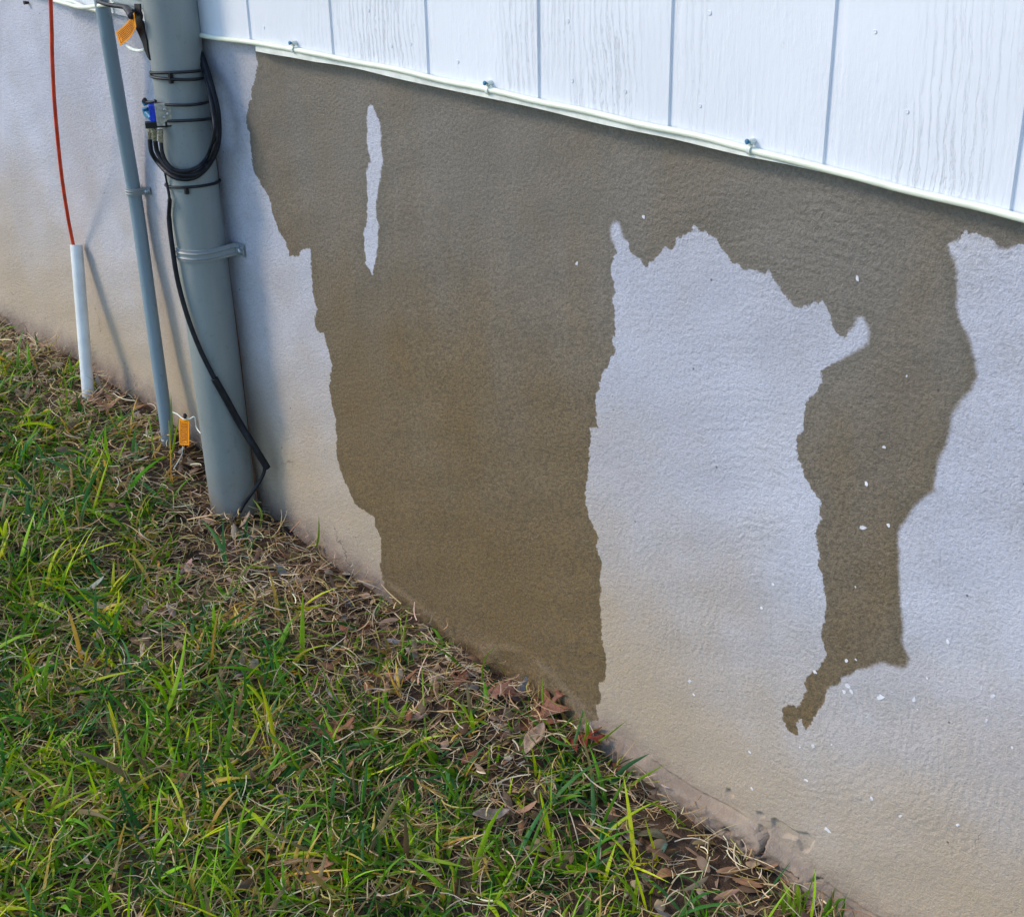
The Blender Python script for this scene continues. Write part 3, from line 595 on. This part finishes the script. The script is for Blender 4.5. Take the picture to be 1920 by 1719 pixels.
# ------------------------------------------------------------------ white cable along the siding with nail clips
pts = [(x, -.0042, z) for x, z in zip(np.linspace(float(cl[2, 0])-.035, 2.4, 120), [0]*120)]
cw = MB(); P = []
for (x, y, _) in pts:
    P.append((x, y+.0006*math.sin(x*23), float(zb(x))+.0007*math.sin(x*37+1)))
cw.tube(P, .0037, 14)
tag(cw.build('white_cable', M['vinyl'], None, True), 'white round cable running along the bottom edge of the siding', 'cable')
def clip(px, py, label, bx):
    p = at(px, py, -.004); z = float(zb(p[0])); c = thing('cable_clip', label, 'cable clip', (p[0], 0, z), 'nail clips along the white cable')
    n_ = 14; v = []
    for wx in (-.0022, .0022):
        for rr in (.0042, .0054):
            for k in range(n_+1):
                t = math.radians(-100+200*k/n_); v.append((p[0]+wx, -.0042-rr*math.cos(t), z+rr*math.sin(t)))
    m1 = n_+1; f = []
    for k in range(n_):
        f += [(m1+k, m1+k+1, 3*m1+k+1, 3*m1+k), (k, 2*m1+k, 2*m1+k+1, k+1), (k, k+1, m1+k+1, m1+k), (2*m1+k, 3*m1+k, 3*m1+k+1, 2*m1+k+1)]
    f += [(0, m1, 3*m1, 2*m1), (n_, 2*m1+n_, 3*m1+n_, m1+n_)]
    mb = MB().add(v, f); mb.tube([(p[0], -.0002, z+.0085), (p[0], -.008, z+.0085)], .0032, 12); mb.build('saddle', M['white'], c, True)
    MB().tube([(p[0], -.002, z+.0088), (p[0], -.0105, z+.0095)], .0011, 8).tube([(p[0], -.0102, z+.0095), (p[0], -.0115, z+.0096), (p[0], -.0122, z+.0097)], [.0026, .0028, .002], 12).build('nail', M['teal'], c, True)
    return c
clip(552, 92, 'cable clip with steel nail nearest the large conduit', 0)
clip(917, 167, 'cable clip with steel nail above the middle of the large stain', 0)
clip(1408, 279, 'cable clip with steel nail above the right stain, beside a split in the cable jacket', 0)

# ------------------------------------------------------------------ conduits
def frame_on(axis_pts):
    A = np.array(axis_pts); 
    def on(px, py, r, e=0.0):
        """point on the pipe's surface (radius r+e) seen at this pixel; past its edge, the point level with the axis"""
        d = ray(px, py); d = d/np.linalg.norm(d); best = None
        for a, b in zip(A[:-1], A[1:]):
            u = (b-a)/np.linalg.norm(b-a); w0 = CAM-a; bb = d@u; den = 1-bb*bb
            s = (bb*(u@w0)-(d@w0))/den; t = (u@w0+bb*s) if False else ((w0+d*s)@u)
            dist = np.linalg.norm(CAM+d*s-(a+u*t))
            if best is None or (0 <= t <= np.linalg.norm(b-a)): best = (s, dist, den)
        s, dist, den = best; R_ = r+e
        if dist < R_: s -= math.sqrt(R_*R_-dist*dist)/math.sqrt(den)
        return CAM+d*s
    return on
def axis_at(A, z):
    A = np.array(A); o = np.argsort(A[:, 2]); return np.array([np.interp(z, A[o, 2], A[o, 0]), np.interp(z, A[o, 2], A[o, 1]), z])
BR = .0405
bx0, bx1 = at(319, 8, -.0325), at(440, 960, -.034)
BA = [bx1+(bx1-bx0)*.12, bx1, (bx0+bx1)/2, bx0, bx0+(bx0-bx1)*.55]
big = thing('large_conduit', 'thick grey-blue painted pipe strapped upright against the wall', 'conduit', bx1)
mb = MB(); P = crom(BA[::-1], 10); mb.tube(P, BR, 48); mb.build('pipe', M['conduit'], big, True)
onb = frame_on([BA[1], BA[3]])
def wall_strap(A, zc, r, th, w_, right, parent, drop=0.0):
    """ribbed band round the outside of a pipe with a flange flat on the wall"""
    c = axis_at(A, zc); path = []
    a0, a1 = math.radians(200), math.radians(-8)
    path.append((c[0]-r-.001, WY-.002, 0, -1)) 
    for k in range(29):
        t = a0+(a1+math.radians(360)-a0)*k/28 if False else math.radians(180)+math.radians(180)*k/28
        path.append((c[0]+(r+th*.5)*math.cos(t), c[1]+(r+th*.5)*math.sin(t), k, 0))
    xr = c[0]+r+th*.5
    path += [(xr+.001, WY-.010, 30, 0), (xr+.004, WY-.0035, 31, 0), (xr+right*.5, WY-.003, 32, 0), (xr+right, WY-.003, 33, 0)]
    prof = [(-.5, 0), (-.47, .5), (-.30, .5), (-.2, 1.5), (-.1, .6), (.1, .6), (.2, 1.5), (.30, .5), (.47, .5), (.5, 0)]
    P2 = np.array([(a, b) for a, b, _, _ in path]); T = np.gradient(P2, axis=0); T /= np.linalg.norm(T, axis=1)[:, None]; Nn = np.stack([T[:, 1], -T[:, 0]], -1)
    v = []; m = len(prof)
    for (p, nn) in zip(P2, Nn):
        for (zz, oo) in prof: v.append((p[0]+nn[0]*oo*th, p[1]+nn[1]*oo*th, zc+zz*w_))
        for (zz, oo) in prof[::-1]: v.append((p[0]+nn[0]*(oo*th-th*.6-.0004), p[1]+nn[1]*(oo*th-th*.6-.0004), zc+zz*w_*.98))
    q = 2*m; n_ = len(P2)
    f = [(i*q+k, i*q+(k+1) % q, (i+1)*q+(k+1) % q, (i+1)*q+k) for i in range(n_-1) for k in range(q)]+[tuple(range(q)), tuple(range((n_-1)*q, n_*q))[::-1]]
    s = MB().add(v, f).build('strap', M['strap'], parent, True)
    bx = xr+right*.62; bo = MB().tube([(bx, WY-.004, zc), (bx, WY-.0055, zc)], r*.0+w_*.42, 20)
    bo.tube([(bx, WY-.0055, zc), (bx, WY-.0105, zc), (bx, WY-.0118, zc)], [w_*.30, w_*.30, w_*.2], 6)
    b = bo.build('bolt', M['bolt'], None, False); b.parent = s; return s
zs_ = onb(352, 485, BR)[2]
wall_strap(BA, float(zs_)+.004, BR, .0022, .021, .021, big)
# thin conduit
TR = .0122
ta0 = [at(198, 45, -.032), at(205, 87, -.030), at(232, 247, -.017), at(257, 395, -.006), at(284, 590, -.014), at(309.5, 777, -.027), at(317, 842, -.031)]
ta0.append(ta0[-1]+np.array([.0, -.002, -.10])); ta0.insert(0, ta0[0]+(ta0[0]-ta0[1])*1.5); ta0.insert(0, ta0[0]+(ta0[0]-ta0[1])*2.2)
thin = thing('thin_conduit', 'slim blue-grey pipe held to the wall by one strap', 'conduit', ta0[-2])
MB().tube(crom(ta0, 6), TR, 28).build('pipe', M['thin'], thin, True)
ont = frame_on([ta0[2], ta0[4], ta0[7]])
wall_strap(ta0, float(at(256, 362, -.012)[2]), TR, .0016, .013, .013, thin)
c0 = axis_at(ta0, float(at(315, 822, -.030)[2])); n_ = 24
MB().tube([c0+np.array((0, 0, -.0018)), c0+np.array((0, 0, .0018))], TR+.0007, 28).build('white_band', M['white'], thin, True)
# dark brown strip between large conduit and wall, modelled as a thin tube
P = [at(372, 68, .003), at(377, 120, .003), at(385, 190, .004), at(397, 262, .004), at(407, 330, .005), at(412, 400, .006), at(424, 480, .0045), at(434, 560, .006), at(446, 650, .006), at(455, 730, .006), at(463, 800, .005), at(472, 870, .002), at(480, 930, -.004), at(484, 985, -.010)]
tag(MB().tube(crom(P, 6), .0030, 10).build('brown_strip', M['brown'], None, True), 'thin dark brown strip along the right side of the large conduit', 'wire')

# ------------------------------------------------------------------ coax loops, splitter, ties
E_ = .0038
def coil(paths, label, r=.0037):
    return tag(MB().tube(crom(paths, 8), r, 12).build('black_cable', M['black'], None, True), label, 'cable', 'black cables looped round the large conduit')
def ob(px, py, e): return onb(px, py, BR, e)
coil([ob(281, 262, .012), ob(284, 285, .010), ob(296, 305, .006), ob(315, 325, .004), ob(335, 335, .004), ob(362, 334, .004), ob(385, 318, .004), at(403, 290, -.022), at(411, 255, -.016), at(409, 210, -.014), at(400, 170, -.012), at(388, 130, -.006), at(376, 95, -.002), at(371, 76, .002)], 'outermost of the three black cables looping under the splitter')
coil([ob(291, 265, .013), ob(295, 285, .012), ob(305, 303, .010), ob(320, 320, .010), ob(345, 328, .009), ob(370, 325, .008), ob(390, 307, .006), at(404, 275, -.029), at(408, 245, -.024), at(404, 200, -.021), at(395, 160, -.018), at(384, 125, -.012), at(374, 92, -.006), at(370, 72, .0)], 'middle one of the three black cables looping under the splitter')
coil([ob(302, 268, .014), ob(304, 285, .016), ob(311, 303, .016), ob(326, 318, .015), ob(350, 321, .013), ob(375, 311, .011), ob(391, 290, .008), at(402, 250, -.036), at(400, 215, -.030), at(392, 172, -.024), at(384, 140, -.017), at(376, 110, -.009), at(371, 84, -.004)], 'innermost of the three black cables looping under the splitter', .0031)
def ring(z, tilt, label, dbl=0, tail=None, r=.0023, headpx=None, wide=.0):
    c = axis_at(BA, z); n_ = 48; P = []
    t = thing('cable_tie', label, 'cable tie', c, 'black cable ties round the large conduit')
    for k in range(n_+1):
        a = 2*math.pi*k/n_; x, y = math.cos(a), math.sin(a); q = BR+r*.9
        ex = wide*max(0, x)
        P.append(np.array((c[0]+(q+ex)*x, c[1]+q*y, z+tilt*(x*.88-y*.46)*BR+0.0)))
    mb = MB().tube(P, r, 8, False, sq=1.0)
    if dbl:
        mb.tube([p+np.array((0, 0, -dbl)) + np.array((0, 0, -tilt*.6*BR*(p[0]-c[0])/BR)) for p in P], r, 8, False)
    mb.build('band', M['tie'], t, True)
    if headpx:
        h = ob(headpx[0], headpx[1], .003); MB().box(h, (.006, .006, .009+dbl*1.0)).build('head', M['tie'], t, False, .0008)
    return t
ring(float(ob(325, 146, .002)[2])+.002, .16, 'double black cable tie highest on the large conduit', .007, headpx=(320, 147), wide=.008)
ring(float(ob(340, 201, .002)[2])+.002, .05, 'black cable tie level with the top of the blue splitter', headpx=(289, 199), wide=.012)
ring(float(ob(340, 236, .002)[2])-.001, .24, 'black cable tie under the metal plate of the splitter', headpx=(312, 233), wide=.010)
ring(float(ob(350, 357, .002)[2]), .12, 'lowest black cable tie, below the looped cables', headpx=(350, 359))
# splitter block on the pipe's outer side
pb = ob(305, 215, .006); out = pb-axis_at(BA, pb[2]); out[2] = 0; out /= np.linalg.norm(out)
sp = thing('cable_splitter', 'blue and metal cable splitter tied to the large conduit', 'splitter', pb)
vx = np.array([-out[1], out[0], 0]); 
if vx@rt < 0: vx = -vx
toc = CAM-pb; toc[2] = 0; toc /= np.linalg.norm(toc); sx_ = np.array([-toc[1], toc[0], 0]); sx_ = sx_ if sx_@rt > 0 else -sx_
Rm = np.stack([sx_, -toc, np.array((0, 0, 1.))], 1)
MB().box(ob(307, 215, .005), (.024, .004, .034), Rm).build('metal_plate', M['metal'], sp, False, .0008)
pl = [o for o in sp.children][0]
for (a, b) in ((309, 206), (315, 214), (308, 221)):
    q = ob(a, b, .0085); s_ = MB().tube([q+toc*-.002, q+toc*.0016, q+toc*.002], [.0024, .0024, .0016], 10).build('screw', M['bolt'], None, True); s_.parent = pl
MB().box(ob(290, 212, .009), (.016, .014, .026), Rm).build('blue_body', M['blue'], sp, False, .0012)
MB().tube([ob(272, 203, .014), ob(276, 213, .013), ob(284, 222, .014)], [.005, .0065, .004], 10).tube([ob(270, 190, .012), ob(274, 197, .012)], .0040, 10).build('teal_terminal', M['teal'], sp, True)
MB().tube([ob(270, 188, .013), ob(276, 193, .013), ob(292, 190, .012)], [.0045, .0030, .0022], 10).build('terminal_screw', M['tie'], sp, True)
MB().box(ob(297, 233, .009), (.040, .012, .009), Rm).build('lower_bracket', M['tie'], sp, False, .001)
for i, (a, b, e) in enumerate(((281, 240, .013), (289.5, 243, .014), (301, 247, .015))):
    t0, t1 = ob(a-1, b-3, e), ob(a+.5, b+20, e); d = t1-t0
    cn = MB().tube([t0, t0+d*.35, t0+d*.36, t0+d*.95, t1], [.0048, .0048, .0040, .0040, .0034], 6 if i < 0 else 12)
    cn.build('connector', M['conn'], sp, True)
# thin cable dropping to the split sleeve and on into the soil
P = [ob(309, 322, .006), ob(313, 345, .004), ob(318, 375, .006), ob(317, 410, .006), ob(324, 470, .008), ob(334, 530, .008), ob(352, 595, .007), ob(375, 655, .006), ob(403, 712, .006)]
tag(MB().tube(crom(P, 8), [.0016]*8+[.0022]*8+[.0034]*8+[.0040]*(8*5+1), 12).build('black_cable', M['black'], None, True), 'long black cable hanging down the front of the large conduit', 'cable')
slv = thing('cable_sleeve', 'stiff black sleeve slanting from the large conduit across to the wall', 'cable sleeve', at(500, 875, -.02))
P = [ob(402, 710, .007), ob(425, 750, .009), ob(450, 795, .012), at(477, 838, -.020), at(501, 877, -.004)]
MB().tube(crom(P, 6), .0062, 14).build('tube', M['black'], slv, True)
P = [at(496, 872, -.006), at(495, 885, -.008), at(487, 903, -.016), at(472, 925, -.03), ob(458, 945, .008), ob(448, 962, .008), ob(436, 978, .008), ob(425, 995, .004)]
tag(MB().tube(crom(P, 8), .0031, 10).build('black_wire', M['black'], None, True), 'thin black wire curving from the sleeve end into the soil', 'wire')

# ------------------------------------------------------------------ red cable and white sleeve
w0 = ground_at(162, 752); pv0 = np.array([w0[0], w0[1], w0[2]-.06]); pv1 = at(143, 459, -.004)
pvc = thing('pvc_sleeve', 'short white plastic pipe leaning on the wall with red cable inside', 'pipe', w0)
n_ = 28; d = (pv1-pv0)/np.linalg.norm(pv1-pv0); R0, R1 = .0118, .0098
mb = MB(); mb.tube([pv0, pv0+(pv1-pv0)*.5, pv1-d*.0004, pv1], [R0, R0, R0, R0-.0004], n_, False); o0 = len(mb.v)
mb.tube([pv1, pv1-d*.0004, pv1-d*.05], [R0-.0004, R1, R1], n_, False)
mb.build('tube', M['pvc'], pvc, True)
P = [at(93, -60, -.055), at(95, 0, -.055), at(97, 60, -.056), at(98, 110, -.057), at(102, 190, -.054), at(109, 270, -.046), at(117, 340, -.032), at(127, 405, -.016), at(136, 452, -.006), pv1-d*.045]
tag(MB().tube(crom(P, 8), .0034, 12).build('red_cable', M['red'], None, True), 'red-orange cable hanging into the white plastic pipe', 'cable')

# ------------------------------------------------------------------ orange tags, white wires, black tape, box
def sheet(topx, botx, Yt, th=.0005, k=6, sag=.0):
    a = crom([at(p[0], p[1], Yt[i % len(Yt)]) for i, p in enumerate(topx)], k); b = crom([at(p[0], p[1], Yt[i % len(Yt)]) for i, p in enumerate(botx)], k)
    return np.array(a), np.array(b)
def tag_obj(label, topx, botx, Y3):
    a, b = sheet(topx, botx, Y3); m = len(a); nrm = np.cross(a[-1]-a[0], b[0]-a[0]); nrm /= np.linalg.norm(nrm)
    if nrm@(CAM-a[0]) < 0: nrm = -nrm
    t = thing('warning_tag', label, 'tag', a[0]); J = 5; v = []
    for s_ in (0, -.0007):
        for i in range(m):
            for j in range(J): v.append(a[i]+(b[i]-a[i])*j/(J-1)+nrm*s_)
    f = [(i*J+j, i*J+j+1, (i+1)*J+j+1, (i+1)*J+j) for i in range(m-1) for j in range(J-1)]
    k = m*J; f += [tuple(q+k for q in g[::-1]) for g in f]
    rim = [i*J for i in range(m)]+[(m-1)*J+j for j in range(1, J)]+[i*J+J-1 for i in range(m-2, -1, -1)]+[j for j in range(J-2, 0, -1)]
    f += [(rim[i], rim[(i+1) % len(rim)], rim[(i+1) % len(rim)]+k, rim[i]+k) for i in range(len(rim))]
    MB().add(v, f).build('plate', M['orange'], t, False)
    def P(u, w_, e=.0003):                                  # u along, w across
        q = u*(m-1); i = min(int(q), m-2); fr = q-i; A_ = a[i]*(1-fr)+a[i+1]*fr; B_ = b[i]*(1-fr)+b[i+1]*fr; return A_+(B_-A_)*w_+nrm*e
    pr = MB()
    def bar(u0, u1, w0_, w1_):
        n2 = max(1, int((u1-u0)*10)); 
        for s in range(n2):
            ua, ub = u0+(u1-u0)*s/n2, u0+(u1-u0)*(s+1)/n2
            q = [P(ua, w0_), P(ub, w0_), P(ub, w1_), P(ua, w1_)]; pr.add(q+[z-nrm*.0004 for z in q], [(0, 1, 2, 3), (0, 4, 5, 1), (1, 5, 6, 2), (2, 6, 7, 3), (3, 7, 4, 0)])
    bar(.10, .93, .13, .16); bar(.10, .93, .84, .87); bar(.10, .115, .16, .84); bar(.915, .93, .16, .84)
    r_ = random.Random(3)
    for row in range(5):
        u = .16; w0_ = .23+row*.122
        while u < .86:
            L_ = r_.uniform(.02, .075); bar(u, min(u+L_, .88), w0_, w0_+.065); u += L_+r_.uniform(.012, .025)
    pr.build('printed_text', M['ink'], t, False)
    return t
tag_obj('orange plastic tag twisted under the grey box by the thin conduit', [(251, 24), (236, 45), (217, 61)], [(255, 51), (244, 71), (225, 87)], [-.088, -.082, -.078])
tag_obj('orange plastic tag hanging from a white wire near the ground', [(336, 784.5), (335.5, 808), (336.5, 834)], [(354, 787), (354.5, 810), (354.5, 835)], [-.030, -.031, -.034])
P = [ont(322, 772, TR, .002), at(333, 777, -.030), at(341, 784, -.033), at(347, 786, -.033), at(356, 785, -.030), at(365, 782, -.026), at(368, 800, -.024), at(375, 811, -.028), at(384, 818, -.040)]
tag(MB().tube(crom(P, 6), .0011, 8).build('white_wire', M['white'], None, True), 'thin white wire holding the lower orange tag', 'wire')
tag(MB().tube([at(347, 784, -.034), at(347, 780, -.035), at(346, 776, -.034)], [.0022, .0042, .0028], 10).build('rubber_cap', M['tie'], None, True), 'small black cap on the white wire above the lower orange tag', 'cap')
P = [at(343, 838, -.034), at(341, 852, -.036), at(336, 862, -.05), at(325, 880, -.07)]
tag(MB().tube(crom(P, 6), .0011, 8).build('white_wire', M['white'], None, True), 'thin pale wire trailing from the lower orange tag into the dry grass', 'wire')
P = [at(224, 66, -.006), at(232, 80, -.010), at(240, 88, -.018), at(251, 94, -.030), at(262, 95.5, -.045), at(272, 94, -.058)]
tag(MB().tube(crom(P, 6), .0026, 10).build('white_wire', M['white'], None, True), 'white wire bowed between the thin and large conduits', 'wire')
# black tape ends
def flat(px, Yp, th=.0012):
    v = [at(a, b, Yp) for a, b in px]; n_ = len(v); v2 = [p+np.array((0, th*2, 0)) for p in v]
    return MB().add(v+v2, [tuple(range(n_)), tuple(range(n_, 2*n_))[::-1]]+[(i, n_+i, n_+(i+1) % n_, (i+1) % n_) for i in range(n_)])
tag(flat([(251.5, 8), (262, 8), (263, 22), (266, 30), (265, 38), (269, 46), (270, 55), (272, 66), (275, 78), (276, 92), (280.5, 114), (276, 108), (271, 96), (267, 82), (261, 68), (255, 55), (253, 40)], -.074).build('black_tape', M['tape'], None), 'ragged pointed strip of black tape hanging beside the large conduit', 'tape')
P = [at(172, -14, -.015), at(180, 0, -.035), at(190, 5, -.050), at(202, 9, -.054), at(214, 11, -.054), at(228, 13, -.058), at(240, 16, -.070), at(250, 22, -.082)]
tag(MB().tube(crom(P, 6), .0036, 10).build('black_wire', M['tape'], None, True), 'black wire crossing over the thin conduit to the tape', 'wire')
tag(MB().tube(crom([at(236, 15, -.074), at(243, 24, -.084), at(248, 32, -.089)], 5), [.005]*5+[.006]*5+[.003], 10).build('tape_wrap', M['tape'], None, True), 'lump of black tape above the upper orange tag', 'tape')
P = [at(100, 1, -.008), at(125, 8, -.010), at(150, 14, -.012), at(172, 13, -.030), at(195, 9.5, -.050), at(215, 8, -.050)]
tag(MB().tube(crom(P, 6), .0034, 10).build('white_cable', M['vinyl'], None, True), 'off-white cable sagging under the siding left of the thin conduit', 'cable')
P = [at(75, -10, -.004), at(110, -1, -.006), at(140, 5, -.008), at(165, 17, -.004), at(186, 22, -.002)]
tag(MB().tube(crom(P, 6), .0030, 10).build('white_cable', M['white'], None, True), 'second white cable at the siding edge in the top left corner', 'cable')
bxo = thing('utility_box', 'grey metal box mounted above the orange tag, only its bottom edge showing', 'box', at(240, 10, -.05))
bxr = axis_at(BA, 0.07)[0]-BR-.004
BY = min((-.002*k for k in range(5, 60)), key=lambda y: abs(at(278, 11, y)[0]-bxr))
a0, a1 = at(209, 8, BY), at(278, 11, BY)
zlo = min(a0[2], a1[2])+.002
MB().box(((a0[0]+a1[0])/2, BY/2-.0005, zlo+.11), (a1[0]-a0[0], -BY-.001, .22)).build('enclosure', M['box'], bxo, False, .002)
MB().box(((a0[0]+a1[0])/2, BY-.0022, zlo+.115), (a1[0]-a0[0]-.010, .003, .20)).build('door', M['box'], bxo, False, .001)
# nail in the wall at the far left
q = at(53, 6, WY); tag(MB().tube([(q[0], WY+.004, q[2]), (q[0]-.001, WY-.006, q[2]+.001), (q[0]-.001, WY-.0075, q[2]+.001)], [.0022, .0030, .004], 10).build('wall_plug', M['tie'], None, True), 'small dark plug in the wall at the far upper left', 'plug')

# ------------------------------------------------------------------ render settings
S.render.engine = 'CYCLES'
S.cycles.max_bounces = 6; S.cycles.transparent_max_bounces = 4
